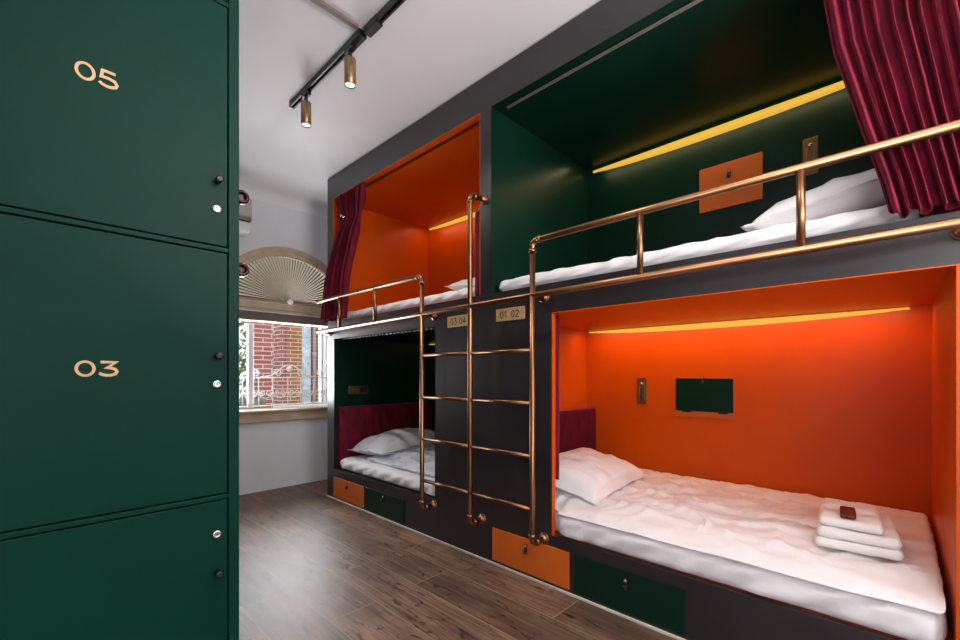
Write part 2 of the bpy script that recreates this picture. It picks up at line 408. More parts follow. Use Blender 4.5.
# ------------------------------------------------------------------ room shell
CZ = 3.235
bm = B(); box(bm, -0.95, 3.6, -2.8, 5.1, -0.12, 0.0); struct('floor', bm, M['floor'], label='brown wood plank floor', cat='floor')
bm = B(); box(bm, -0.95, 3.6, -2.8, 5.1, CZ, CZ + 0.12); struct('ceiling', bm, M['ceiling'], label='white painted ceiling', cat='ceiling')
bm = B(); box(bm, -0.95, -0.80, -2.8, -2.0, 0, CZ); box(bm, -0.95, -0.80, -0.5, 5.1, 0, CZ); box(bm, -0.95, -0.80, -2.0, -0.5, 0, 0.8); box(bm, -0.95, -0.80, -2.0, -0.5, 2.4, CZ); struct('wall_left', bm, M['wall'], label='white wall on the left with an added window opening', cat='wall')  # unseen opening added to let frontal fill reach the bunks
bm = B(); box(bm, 3.42, 3.6, -2.8, 5.1, 0, CZ); struct('wall_right', bm, M['wall'], label='white wall behind the bunks', cat='wall')
bm = B()
box(bm, -0.8, 0.1, -2.8, -2.6, 0, CZ); box(bm, 2.3, 3.42, -2.8, -2.6, 0, CZ); box(bm, 0.1, 2.3, -2.8, -2.6, 0, 0.8); box(bm, 0.1, 2.3, -2.8, -2.6, 2.7, CZ)
struct('wall_front', bm, M['wall'], label='white wall behind the viewer with an added window opening', cat='wall')  # unseen opening added to bring more light in from behind

# back wall with arched window opening
AX, AZ, AR = 2.0, 1.84, 0.70
YB = 4.85
bm = B()
def prism(bm, poly, y0, y1):
    a = [bm.verts.new((x, y0, z)) for x, z in poly]; b = [bm.verts.new((x, y1, z)) for x, z in poly]
    n = len(poly); bm.faces.new(a); bm.faces.new(b[::-1])
    for i in range(n): bm.faces.new((a[i], b[i], b[(i + 1) % n], a[(i + 1) % n]))
prism(bm, [(-0.8, 0), (AX - AR, 0), (AX - AR, CZ), (-0.8, CZ)], YB, YB + 0.2)
prism(bm, [(AX + AR, 0), (3.42, 0), (3.42, CZ), (AX + AR, CZ)], YB, YB + 0.2)
prism(bm, [(AX - AR, 0), (AX + AR, 0), (AX + AR, 0.84), (AX - AR, 0.84)], YB, YB + 0.2)
NA = 48
for k in range(NA):
    a0, a1 = PI - PI * k / NA, PI - PI * (k + 1) / NA
    p0 = (AX + AR * math.cos(a0), AZ + AR * math.sin(a0)); p1 = (AX + AR * math.cos(a1), AZ + AR * math.sin(a1))
    prism(bm, [p0, p1, (p1[0], CZ), (p0[0], CZ)], YB, YB + 0.2)
bmesh.ops.remove_doubles(bm, verts=bm.verts[:], dist=1e-5)
struct('wall_back', bm, M['wall'], label='white window wall at the end of the aisle', cat='wall')

# ceiling cove at the window wall
bm = B()
prof = [(YB - 0.0005 - 0.15 * (1 - math.cos(t * PI / 24)), CZ - 0.0005 - 0.15 * (1 - math.sin(t * PI / 24))) for t in range(0, 13)]
a = [bm.verts.new((-0.8, y, z)) for y, z in prof]; b = [bm.verts.new((3.42, y, z)) for y, z in prof]
for i in range(len(prof) - 1):
    f = bm.faces.new((a[i], b[i], b[i + 1], a[i + 1])); f.smooth = True
struct('trim_1', bm, M['ceiling'], label='rounded cove between ceiling and window wall', cat='cove')

# window_1: sill, casing, arch casing, casement stiles, glass
bm = B()
box(bm, 1.18, 2.82, 4.79, 4.87, 0.735, 0.84, bev=0.008); box(bm, 1.16, 2.84, 4.74, 5.04, 0.84, 0.868, bev=0.008)
win = obj('window_1', bm, M['tan']); win['kind'] = 'structure'; win['label'] = 'arched window with tan casing and deep sill'; win['category'] = 'window'
bm = B()
profA = [(AR - 0.005, 0.0), (AR - 0.005, 0.05), (AR + 0.03, 0.055), (AR + 0.045, 0.04), (AR + 0.085, 0.03), (AR + 0.10, 0.022), (AR + 0.10, 0.0)]
rings = []
for k in range(65):
    a_ = PI - PI * k / 64
    rings.append([bm.verts.new((AX + r * math.cos(a_), YB - d, AZ + r * math.sin(a_))) for r, d in profA])
for ra, rb in zip(rings, rings[1:]):
    for j in range(len(profA)): bm.faces.new((ra[j], ra[(j + 1) % 7], rb[(j + 1) % 7], rb[j]))
bm.faces.new(rings[0]); bm.faces.new(rings[-1][::-1])
obj('arch_casing', bm, M['tan'], win)
for s in (-1, 1):
    xs = sorted((AX + s * (AR - 0.005), AX + s * (AR + 0.10)))
    bx('side_casing', M['tan'], win, xs[0], xs[1], 4.81, 4.85, 0.868, AZ, bev=0.006)
bm = B()
box(bm, 1.30, 1.36, 4.92, 4.98, 0.868, AZ, bev=0.004); box(bm, 2.64, 2.70, 4.92, 4.98, 0.868, AZ, bev=0.004)
box(bm, 1.36, 2.64, 4.92, 4.98, AZ - 0.03, AZ, bev=0.004)
obj('window_frame', bm, M['white_frame'], win)
bx('casement_stile', M['white_frame'], win, 1.595, 1.648, 4.915, 4.975, 0.885, AZ - 0.06, bev=0.006)
bm = B(); cyl(bm, (1.648, 4.90, 1.27), (1.675, 4.90, 1.27), 0.012); box(bm, 1.65, 1.665, 4.895, 4.91, 1.19, 1.285, bev=0.003); obj('casement_handle', bm, M['steel'], win)
bx('glass_pane', M['glass'], win, 1.365, 1.59, 4.945, 4.949, 0.89, AZ - 0.065, bev=0)
# arch glazing behind the fan shade
bm = B()
c = bm.verts.new((AX, 4.95, AZ)); arc = [bm.verts.new((AX + (AR - 0.002) * math.cos(PI * k / 32), 4.95, AZ + (AR - 0.002) * math.sin(PI * k / 32))) for k in range(33)]
c2 = bm.verts.new((AX, 4.954, AZ)); arc2 = [bm.verts.new((v.co.x, 4.954, v.co.z)) for v in arc]
for k in range(32):
    bm.faces.new((c, arc[k], arc[k + 1])); bm.faces.new((c2, arc2[k + 1], arc2[k])); bm.faces.new((arc[k], arc2[k], arc2[k + 1], arc[k + 1]))
bm.faces.new((c, arc[32], arc2[32], c2)); bm.faces.new((c, c2, arc2[0], arc[0]))
obj('arch_glass', bm, M['glass'], win)

# pleated fan shade in the arch
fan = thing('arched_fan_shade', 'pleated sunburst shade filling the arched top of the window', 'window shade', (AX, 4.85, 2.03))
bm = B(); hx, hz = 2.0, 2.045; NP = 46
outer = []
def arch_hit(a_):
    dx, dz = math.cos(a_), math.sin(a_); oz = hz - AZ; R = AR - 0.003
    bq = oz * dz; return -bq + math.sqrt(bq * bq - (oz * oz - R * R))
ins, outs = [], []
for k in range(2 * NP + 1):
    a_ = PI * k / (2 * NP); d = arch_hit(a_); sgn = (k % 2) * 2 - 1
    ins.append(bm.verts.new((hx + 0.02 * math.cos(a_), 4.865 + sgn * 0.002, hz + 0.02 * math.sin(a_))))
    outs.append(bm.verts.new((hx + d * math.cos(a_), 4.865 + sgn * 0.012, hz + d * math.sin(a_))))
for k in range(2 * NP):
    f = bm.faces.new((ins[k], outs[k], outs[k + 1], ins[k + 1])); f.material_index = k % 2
obj('pleats', bm, [M['pleat_lit'], M['pleat_shaded']], fan)
bm = B(); cyl(bm, (hx, 4.85, hz), (hx, 4.836, hz), 0.036, 0.032); obj('hub', bm, M['white_plastic'], fan, label='small white round hub')
bx('bottom_bar', M['tan_dark'], fan, 1.33, 2.67, 4.84, 4.885, hz - 0.03, hz - 0.002, bev=0.004)

# folded shade under the fan
shd = thing('window_shade', 'taupe fabric shade gathered up under a tan head rail across the window', 'window shade', (AX, 4.80, 1.82))
bm = B(); box(bm, 1.24, 2.76, 4.755, 4.80, 1.925, 2.005, bev=0.012); box(bm, 1.24, 2.76, 4.765, 4.80, 1.905, 1.925, bev=0.003); obj('head_rail', bm, M['tan'], shd)
bx('light_strip_moulding', M['white_frame'], shd, 1.25, 2.75, 4.762, 4.80, 1.893, 1.904, bev=0.002, label='thin white line under the head rail')
bm = B()
for k in range(5):
    z1 = 1.893 - k * 0.014; box(bm, 1.26, 2.74, 4.768 - 0.004 * (k % 2), 4.805, z1 - 0.0135, z1, bev=0.005)
obj('folded_fabric', bm, M['shade'], shd)
bx('bottom_rail', M['tan_dark'], shd, 1.255, 2.745, 4.76, 4.805, 1.800, 1.822, bev=0.004)

# ------------------------------------------------------------------ outside
bm = B(); box(bm, -1, 9, 5.05, 14, -0.1, 0.0); struct('terrace', bm, M['pave'], label='pale paving outside the window', cat='ground')
t = thing('brick_pillar', 'red brick pillar standing left of centre outside the window', 'pillar', (2.2, 6.3, 0))
bx('shaft', M['brick_red'], t, 2.068, 2.327, 6.2, 6.42, 0, 4.2, bev=0.004)
bx('footing', M['stone'], t, 2.04, 2.35, 6.17, 6.45, 0, 0.25, bev=0.01)
t = thing('brick_pillar', 'brown brick pillar just right of the red one outside the window', 'pillar', (2.75, 6.9, 0))
bx('shaft', M['brick_brown'], t, 2.735, 2.975, 6.75, 7.06, 0, 4.2, bev=0.004)
bx('corner_strip', M['brick_red'], t, 2.65, 2.735, 6.752, 7.058, 0, 4.2, bev=0.003, label='red brick corner strip')
t = thing('painted_post', 'pale blue weathered post between the brown bricks and the white window', 'post', (3.2, 7.1, 0))
bx('shaft', M['blue_paint'], t, 3.19, 3.335, 7.2, 7.4, 0, 4.2, bev=0.01)
bm = B(); cyl(bm, (3.36, 7.15, 0), (3.36, 7.15, 4.2), 0.022); cyl(bm, (3.36, 7.15, 1.55), (3.36, 7.15, 1.62), 0.035); cyl(bm, (3.36, 7.15, 2.9), (3.36, 7.15, 2.97), 0.035)
tag(obj('drain_pipe', bm, M['grey_plastic']), 'thin grey drain pipe running down beside the pale blue post', 'pipe')
bm = B(); box(bm, 3.345, 3.46, 7.2, 7.4, 0, 4.2); tag(obj('brick_strip', bm, M['brick_brown']), 'narrow strip of brick wall left of the white outside window', 'wall')
t = thing('house_window', 'tall white many paned window of the neighbouring house', 'window', (3.8, 7.1, 0))
bm = B()
for xx in (3.47, 3.60, 3.73, 4.30): box(bm, xx, xx + 0.06, 7.05, 7.12, 0.75, 3.6, bev=0.006)
for zz in (0.75, 1.42, 1.9, 2.4, 2.9, 3.54): box(bm, 3.47, 4.36, 7.06, 7.11, zz, zz + 0.06, bev=0.006)
obj('mullion_frame', bm, M['white_frame'], t)
bx('panes', M['grey_plastic'], t, 3.48, 4.35, 7.085, 7.09, 0.76, 3.59, bev=0)
bm = B(); box(bm, 2.5, 4.6, 6.3, 6.72, 0, 0.80, bev=0.02); tag(obj('parapet', bm, M['white_frame']), 'low white parapet wall at the foot of the brown brick pillar', 'wall')
# planter and bush
t = thing('planter', 'weathered grey stone planter outside at the lower left of the window', 'planter', (1.93, 5.85, 0))
bm = B(); box(bm, 1.62, 2.06, 5.70, 6.0, 0, 0.96, bev=0.02); obj('tub', bm, M['stone'], t)
bm = B(); box(bm, 1.60, 2.08, 5.68, 6.02, 0.96, 1.0, bev=0.01); obj('rim', bm, M['stone'], t)
bush = thing('bush', 'leafy pale green bush seen through the left window pane', 'bush', (2.0, 7.6, 0))
bm = B(); cyl(bm, (2.3, 7.6, 0), (2.3, 7.6, 1.2), 0.05, 0.03)
for k in range(7):
    a_ = k * 0.9; cyl(bm, (2.3, 7.6, 0.7 + 0.08 * k), (2.3 + 0.45 * math.cos(a_), 7.6 + 0.3 * math.sin(a_), 1.3 + 0.12 * k), 0.02, 0.008, n=8)
obj('branches', bm, M['tan_dark'], bush)
bm = B(); rl = random.Random(3)
for k in range(1100):
    p = Vector((rl.gauss(0, 1), rl.gauss(0, 1), rl.gauss(0, 1))).normalized() * (rl.random() ** 0.33)
    c0 = Vector((2.28 + p.x * 0.75, 7.6 + p.y * 0.5, 1.35 + p.z * 1.0))
    u = Vector((rl.uniform(-1, 1), rl.uniform(-1, 1), rl.uniform(-1, 1))).normalized(); w = u.cross(Vector((0.3, 0.5, 0.8))).normalized()
    l = rl.uniform(0.04, 0.08)
    q = [bm.verts.new(c0 - u * l), bm.verts.new(c0 + w * l * 0.45), bm.verts.new(c0 + u * l), bm.verts.new(c0 - w * l * 0.45)]
    bm.faces.new(q)
obj('foliage', bm, M['leaf'], bush)
# scrolled balcony railing
rl = thing('balcony_railing', 'white wrought iron railing with scrolls outside the window', 'railing', (2.0, 5.15, 0.85))
YR = 5.15
def seg(name, pts, r): 
    bm = B(); tube(bm, pts, r, n=8); obj(name, bm, M['rail_white'], rl)
seg('top_bar', [(1.25, YR, 1.205), (2.8, YR, 1.205)], 0.008)
seg('bottom_bar', [(1.25, YR, 0.885), (2.8, YR, 0.885)], 0.008)
for x in (1.45, 1.61, 1.777, 1.93, 2.10, 2.255, 2.415, 2.58, 2.74):
    seg('bar', [(x, YR, 0.845 if x in (1.45, 2.74) else 0.885), (x, YR, 1.205)], 0.006)
bm = B()
def scroll(cx, cz, r, s, up):
    pts = []
    for k in range(26):
        a_ = k / 25 * 2.6 * PI; rr = r * (1 - 0.72 * k / 25)
        pts.append((cx + s * (r - rr * math.cos(a_)) - s * r, YR, cz + up * rr * math.sin(a_)))
    tube(bm, pts, 0.0055, n=7)
for x in (1.53, 1.69, 1.853, 2.01, 2.177, 2.335, 2.497, 2.66):
    scroll(x - 0.035, 1.03, 0.035, 1, -1); scroll(x + 0.035, 1.03, 0.035, -1, -1)
    tube(bm, [(x - 0.075, YR, 1.045), (x - 0.05, YR, 0.985), (x, YR, 0.968), (x + 0.05, YR, 0.985), (x + 0.075, YR, 1.045)], 0.006, n=7)
obj('scroll_band', bm, M['rail_white'], rl)
bm = B()
tube(bm, fillet([(1.80, YR, 1.21), (1.93, YR, 1.23), (2.06, YR, 1.345), (2.12, YR, 1.35), (2.18, YR, 1.345), (2.31, YR, 1.23), (2.44, YR, 1.21)], 0.05), 0.007, n=8)
for cx, s in ((1.99, 1), (2.25, -1), (1.75, 1), (2.49, -1)): scroll(cx, 1.255, 0.045, s, 1)
lathe(bm, [(0.005, -0.02), (0.03, -0.012), (0.036, 0), (0.03, 0.012), (0.005, 0.02)], (2.12, YR, 1.305), (0, 1, 0), n=12)
obj('crest_scrolls', bm, M['rail_white'], rl)
# posts carry the railing down to the outside ledge
bm = B(); box(bm, 1.25, 2.75, 5.05, 5.22, 0.0, 0.845, bev=0.01); struct('trim_3', bm, M['pave'], label='outside ledge below the window', cat='ledge')

# ------------------------------------------------------------------ air conditioner
ac = thing('air_conditioner', 'wall mounted air conditioner half hidden behind the green lockers', 'air conditioner', (1.1, 4.75, 2.65))
bx('cover', M['grey_plastic'], ac, 0.72, 1.545, 4.64, 4.845, 2.80, 3.0, bev=0.02, label='grey front cover')
bx('louvre', M['tan_dark'], ac, 0.73, 1.54, 4.645, 4.845, 2.772, 2.798, bev=0.004, label='dark air outlet strip')
bx('underside_casing', M['white_plastic'], ac, 0.72, 1.54, 4.66, 4.845, 2.655, 2.77, bev=0.03, label='white lower casing')

# ------------------------------------------------------------------ lockers
lk = thing('locker', 'tall dark green locker cabinet with copper numbers 05 and 03', 'locker', (0.13, 1.75, 0))
LY = 1.5
doors = [(0.10, 0.846, None), (0.868, 1.611, '03'), (1.633, 2.377, '05'), (2.399, 3.12, None)]
XL, XR = -0.175, 0.426
bm = B()
box(bm, -0.205, 0.459, LY + 0.03, LY + 0.48, 0.0, 3.19, bev=0.003)
box(bm, XR + 0.004, 0.46, LY, LY + 0.04, 0, 3.19, bev=0.002); box(bm, -0.206, XL - 0.004, LY, LY + 0.04, 0, 3.19, bev=0.002)
zz = [0.0] + [v for d in doors for v in d[:2]] + [3.19]
for k in range(0, len(zz), 2):
    if zz[k + 1] - zz[k] > 0.01: box(bm, XL - 0.004, XR + 0.004, LY, LY + 0.04, zz[k] + (0.004 if k else 0), zz[k + 1] - 0.004, bev=0.002)
obj('body', bm, M['locker'], lk)
bx('door_gap_shade', M['gap'], lk, XL - 0.003, XR + 0.003, LY + 0.022, LY + 0.029, 0.09, 3.13, bev=0, label='painted black shadow in the gaps round the doors')  # near-black sheet stands in for the shade inside the door gaps
for i, (z0, z1, num) in enumerate(doors):
    bm = B(); box(bm, XL, XR, LY + 0.001, LY + 0.021, z0, z1, bev=0.0015); d = obj('door', bm, M['locker'], lk)
    kz, nz = [(0.628, 0.746), (1.292, 1.206), (1.83, 1.743), (2.60, 2.51)][i]
    bm = B(); lathe(bm, [(0.0095, 0), (0.0095, 0.018), (0.0105, 0.020), (0.0105, 0.026), (0.006, 0.028)], (0.399, LY + 0.001, kz), (0, -1, 0)); obj('knob', bm, M['black'], d)
    bm = B(); lathe(bm, [(0.0125, 0), (0.0125, 0.003), (0.010, 0.006), (0.006, 0.006), (0.0055, 0.004)], (0.397, LY + 0.001, nz), (0, -1, 0)); lk_ = obj('lock', bm, M['chrome'], d)
    bm = B(); box(bm, 0.3962, 0.3978, LY - 0.0045, LY - 0.003, nz - 0.004, nz + 0.004); box(bm, 0.3935, 0.4005, LY - 0.0045, LY - 0.003, nz - 0.0006, nz + 0.0006); obj('keyhole', bm, M['black'], d)
    if num:
        bm = B()
        zc = {'05': 2.004, '03': 1.2375}[num]
        strokes(bm, num, 0.0435, 0.046 if num == '05' else 0.042, 0.006, 0.0072, 0.002, lambda u, v, q, zc=zc: Vector((0.078 + u * 0.93, LY + 0.0012 - q, zc + v - (0.012 if num == '05' else 0.008))))
        obj('number', bm, M['copper_number'], d, label='copper coloured number ' + num)

# ------------------------------------------------------------------ main bunk bed
bk = thing('bunk_bed', 'long charcoal built in bunk bed with four orange and green sleeping niches', 'bunk bed', (2.75, 2.0, 0))
FX0, FX1, XB = 2.10, 2.13, 3.345
bm = B()
def fp(y0, y1, z0, z1): box(bm, FX0, FX1, y0, y1, z0, z1)
fp(-0.26, 4.17, 0.012, 0.30); fp(-0.26, 4.17, 1.597, 1.77); fp(-0.26, 4.17, 3.0, CZ - 0.012)
fp(4.035, 4.17, 0.30, 1.597); fp(1.437, 2.478, 0.30, 1.597); fp(-0.26, -0.165, 0.30, 1.597)
fp(4.052, 4.17, 1.77, 3.0); fp(1.916, 2.014, 1.77, 3.0); fp(-0.26, -0.20, 1.77, 3.0)
box(bm, FX1, 3.40, 4.14, 4.17, 0.012, CZ - 0.012); box(bm, FX1, 3.40, -0.26, -0.23, 0.012, CZ - 0.012)
box(bm, 3.37, 3.40, -0.23, 4.14, 0.012, CZ - 0.012); box(bm, FX1, 3.37, -0.23, 4.14, CZ - 0.035, CZ - 0.012)
bmesh.ops.remove_doubles(bm, verts=bm.verts[:], dist=1e-6)
obj('frame', bm, M['frame'], bk)

def lining(y0, y1, z0, z1, oy0, oy1, oz0, oz1, mat, colour):
    bm = B(); T = 0.012
    box(bm, FX1 + 0.0005, XB, y0 - T, y0, z0 - T, z1 + T); box(bm, FX1 + 0.0005, XB, y1, y1 + T, z0 - T, z1 + T)
    box(bm, FX1 + 0.0005, XB, y0, y1, z0 - T, z0); box(bm, FX1 + 0.0005, XB, y0, y1, z1, z1 + T)
    box(bm, XB, XB + T, y0 - T, y1 + T, z0 - T, z1 + T)
    # painted edge lining the opening in the front panel
    R = 0.0045; R0 = max(R, y0 - oy0 - 0.0005)
    box(bm, FX0 - 0.001, FX1, oy0, oy0 + R0, oz0, oz1); box(bm, FX0 - 0.001, FX1, oy1 - R, oy1, oz0, oz1)
    box(bm, FX0 - 0.001, FX1, oy0 + R0, oy1 - R, oz1 - R, oz1)
    return obj('niche_lining', bm, mat, bk, label=colour + ' painted niche lining')
NICHE = {
 'lower_right': (-0.145, 1.93, 0.295, 1.612, -0.165, 1.437, 0.30, 1.597, 'orange'),
 'lower_left': (2.03, 4.085, 0.295, 1.612, 2.478, 4.035, 0.30, 1.597, 'green'),
 'upper_right': (-0.185, 1.918, 1.768, 3.002, -0.20, 1.916, 1.77, 3.0, 'green'),
 'upper_left': (2.016, 4.085, 1.768, 3.002, 2.014, 4.052, 1.77, 3.0, 'orange'),
}
for k, v in NICHE.items():
    lining(*v[:8], M[v[8]], 'bright orange' if v[8] == 'orange' else 'dark green')
# light strips along the back top edge
def led(y0, y1, z, h, d=0.016):
    bm = B(); n = 40; prev = None
    for i in range(n + 1):
        t_ = i / n; y = y0 + (y1 - y0) * t_; hh = h * max(0.06, math.sin(PI * t_)) ** 0.45
        ring = [bm.verts.new((XB - 0.001, y, z)), bm.verts.new((XB - d, y, z - 0.002)), bm.verts.new((XB - d * 0.8, y, z - hh * 0.7)), bm.verts.new((XB - 0.001, y, z - hh))]
        if prev:
            for j in range(4): bm.faces.new((prev[j], prev[(j + 1) % 4], ring[(j + 1) % 4], ring[j]))
        else: bm.faces.new(ring)
        prev = ring
    bm.faces.new(prev[::-1])
    return obj('light_strip', bm, M['led'], bk, label='glowing yellow light strip')
led(-0.06, 1.90, 1.606, 0.042); led(2.06, 4.05, 1.606, 0.03); led(-0.10, 1.86, 2.978, 0.06); led(2.06, 4.05, 2.995, 0.05)
# curtain tracks under the niche ceilings
def track(y0, y1, z, x=2.165, mat='steel', gl=0):
    bm = B()
    box(bm, x, x + 0.006, y0, y1, z - 0.010, z); box(bm, x + 0.013, x + 0.019, y0, y1, z - 0.010, z)
    box(bm, x, x + 0.019, y0, y1, z - 0.0035, z, mat=1)
    if gl:
        for i in range(gl):
            y = y0 + 0.05 + (y1 - y0 - 0.1) * i / (gl - 1); box(bm, x + 0.004, x + 0.015, y, y + 0.022, z - 0.022, z - 0.011, mat=2)
    return obj('curtain_track', bm, [M[mat], M['black'], M['white_plastic']], bk)
track(-0.10, 1.84, 2.999); track(2.08, 4.03, 2.999, mat='bronze'); track(2.10, 4.0, 1.609, x=2.15, mat='black', gl=34); track(-0.10, 1.86, 1.609, x=2.15, mat='black')
# recessed drawers in the base
def leather_pull(parent, x, y, z, s=1.0, nx=-1):
    bm = B(); box(bm, min(x, x + nx * 0.006), max(x, x + nx * 0.006), y - 0.009 * s, y + 0.009 * s, z - 0.026 * s, z + 0.016 * s, bev=0.0025)
    box(bm, min(x + nx * 0.006, x + nx * 0.022), max(x + nx * 0.006, x + nx * 0.022), y - 0.009 * s, y + 0.009 * s, z - 0.034 * s, z - 0.012 * s, bev=0.006)
    h = obj('handle', bm, M['leather'], parent)
    bm = B(); lathe(bm, [(0.007 * s, 0), (0.007 * s, 0.003), (0.004 * s, 0.006)], (x + nx * 0.006, y, z + 0.005 * s), (nx, 0, 0), n=14); obj('rivet', bm, M['brass'], parent)
for y0, y1, col, hy in ((3.476, 4.034, 'orange_drawer', 3.76), (2.865, 3.445, 'green', 3.155), (1.318, 1.898, 'orange_drawer', 1.62), (0.70, 1.283, 'green', 0.985)):
    bm = B(); box(bm, 2.093, 2.0995, y0, y1, 0.028, 0.238 if y0 < 2 else 0.222, bev=0.0015)
    d = obj('drawer', bm, M[col], bk, label=('orange' if 'orange' in col else 'dark green') + ' drawer front')
    leather_pull(d, 2.093, hy, 0.185, 1.15)
# fold down flaps on the back walls
bm = B(); box(bm, XB - 0.022, XB - 0.001, 0.625, 1.011, 2.392, 2.70, bev=0.002); d = obj('fold_down_flap', bm, M['orange_drawer'], bk, label='orange fold down flap'); leather_pull(d, XB - 0.022, 0.82, 2.625, 1.2)
bm = B(); box(bm, XB - 0.006, XB - 0.001, 0.792, 1.18, 0.93, 1.214, bev=0); obj('flap_recess', bm, M['orange_drawer'], bk, label='orange strip under the green flap')
bm = B(); box(bm, XB - 0.016, XB - 0.0065, 0.796, 1.176, 0.972, 1.21, bev=0.002); d = obj('fold_down_flap', bm, M['green'], bk, label='dark green fold down flap')
leather_pull(d, XB - 0.016, 0.992, 1.21, 1.1)
for yy in (0.86, 1.10):
    bm = B(); box(bm, XB - 0.019, XB - 0.0065, yy - 0.03, yy + 0.03, 0.962, 0.974, bev=0.002); obj('hinge', bm, M['black'], d)
# brass switch and socket plates
def plate_x(y0, y1, z0, z1, dark=False):
    bm = B(); box(bm, XB - 0.008, XB - 0.001, y0, y1, z0, z1, bev=0.003); p = obj('switch_plate', bm, M['socket_brass'], bk, label='brass switch plate')
    yc = (y0 + y1) / 2; w = (y1 - y0) * 0.25
    bm = B(); n = 12; pts = []
    for k in range(n + 1): pts.append((XB - 0.010, yc + w * math.cos(PI * k / n), z1 - 0.055 + w * math.sin(PI * k / n)))
    pts += [(XB - 0.010, yc - w, z0 + 0.05), (XB - 0.010, yc - w, z0 + 0.03), (XB - 0.010, yc + w, z0 + 0.03), (XB - 0.010, yc + w, z1 - 0.055)]
    tube(bm, pts, 0.003, n=6); obj('plate_groove', bm, M['tan_dark'], p)
    bm = B(); lathe(bm, [(0.010, 0), (0.010, 0.008), (0.005, 0.013)], (XB - 0.008, yc, z1 - 0.045), (-1, 0, 0), n=14); obj('reading_lamp_switch', bm, M['chrome'], p)
    bm = B(); box(bm, XB - 0.012, XB - 0.008, yc - w * 0.8, yc + w * 0.8, z0 + 0.045, z0 + 0.075, bev=0.002); obj('rocker', bm, M['bronze'], p)
plate_x(0.337, 0.414, 2.47, 2.70); plate_x(1.397, 1.477, 1.005, 1.212)
bm = B(); box(bm, 2.285, 2.515, 4.074, 4.0845, 1.036, 1.12, bev=0.003); p = obj('socket_plate', bm, M['socket_brass'], bk, label='brass socket plate with a black insert')
bm = B(); box(bm, 2.41, 2.50, 4.070, 4.0745, 1.05, 1.106, bev=0.002); obj('socket_insert', bm, M['black'], p)
for zz_ in (1.068, 1.09):
    bm = B(); lathe(bm, [(0.004, 0), (0.004, 0.002), (0.002, 0.003)], (2.47, 4.070, zz_), (0, -1, 0), n=10); obj('socket_contact', bm, M['chrome'], p)
bm = B(); lathe(bm, [(0.009, 0), (0.009, 0.006), (0.006, 0.009)], (2.335, 4.074, 1.078), (0, -1, 0), n=14)
obj('socket_switch', bm, M['chrome'], p)
# bed number plates
def num_plate(y0, y1, z0, text):
    bm = B(); box(bm, 2.094, 2.0995, y1, y0, z0, z0 + 0.080, bev=0.0015); p = obj('number_plate', bm, M['plate_brass'], bk, label='brass plate with bed numbers ' + text)
    bm = B(); bm.free()
    for w_i, word in enumerate(text.split()):
        bm = B(); strokes(bm, word, 0.0285, 0.046, 0.007, 0.0055, 0.001, lambda u, v, q: Vector((2.0938 - q, y0 - 0.035 - u - w_i * 0.0923, z0 + 0.017 + v))); obj('bed_number', bm, M['ink'], p)
    for yy in (y0 - 0.012, y1 + 0.012):
        bm = B(); lathe(bm, [(0.004, 0), (0.004, 0.0015), (0.002, 0.002)], (2.094, yy, z0 + 0.04), (-1, 0, 0), n=10); obj('plate_screw', bm, M['chrome'], p)
num_plate(2.338, 2.088, 1.575, '03 04'); num_plate(1.866, 1.632, 1.578, '01 02')
# velvet headboards
def headboard(x0, x1, y0, y1, z0, z1, mat='velvet_dark'):
    bm = B(); box(bm, x0, x1, y0, y1, z0, z1, bev=0.025, seg=4); o = obj('headboard', bm, M[mat], bk, smooth=True, label='maroon velvet headboard'); return o
headboard(2.14, 3.34, 1.825, 1.928, 0.30, 0.955); headboard(2.14, 3.34, 3.985, 4.083, 0.30, 0.912, 'velvet')
headboard(2.135, 3.34, 2.018, 2.112, 1.775, 2.375, 'velvet'); headboard(2.135, 3.34, -0.182, -0.115, 1.775, 2.375, 'velvet')
# pale sealant line at the foot of the bunk
bm = B(); box(bm, 2.088, 2.1, -0.26, 4.175, 0.0, 0.012, bev=0.002); box(bm, 2.1, 3.40, -0.26, 4.17, 0.0, 0.0115); struct('trim_2', bm, M['pale_trim'], label='pale sealant line along the foot of the bunk', cat='trim')

# ------------------------------------------------------------------ bedding
def mattress(name_label, x0, x1, y0, y1, z0, z1, seed, amp=0.008, group=None, push=None):
    def dsp(p, n):
        tuck = max(0.0, -n.x)                       # skirt folds on the side facing the room
        a_ = wr(p, 4.0, seed) * amp * 1.1
        fold = math.sin(p.y * 34 + 9 * (p.z - z0) / max(0.05, z1 - z0) + 5 * noise.noise(Vector((p.y * 3, seed, 0)))) * 0.006 * tuck
        fold += ridge((p.x, p.y + p.z * 1.3, p.z), 3, 9, 6, seed) * 0.008 * tuck
        out = n * (a_ + fold) * (1 if n.z > -0.5 else 0.2)
        if push:                                    # bulges forward where the front opening leaves it free
            ya, yb, d = push; k = max(0, min(1, (p.y - ya) / 0.05)) * max(0, min(1, (yb - p.y) / 0.05))
            out.x -= d * k * max(0.0, min(1.0, (x0 + 0.25 - p.x) / 0.25)) 
        return out
    bm = soft_box(x0, x1, y0, y1, z0, z1, 0.05, 0.025, dsp)
    return tag(obj('mattress', bm, M['sheet'], smooth=True), name_label, 'mattress', group)
mattress('white sheeted mattress in the lower orange niche', 2.152, 3.335, -0.135, 1.815, 0.298, 0.440, 1, push=(-0.14, 1.43, 0.045))
mattress('white sheeted mattress in the lower dark niche on the left', 2.152, 3.335, 2.05, 3.975, 0.298, 0.412, 2, push=(2.485, 4.03, 0.03))
mattress('thin white mattress in the upper green niche', 2.142, 3.335, -0.065, 1.905, 1.775, 1.862, 3, 0.007)
mattress('thin white mattress in the upper orange niche', 2.142, 3.335, 2.125, 4.07, 1.775, 1.858, 4, 0.007)

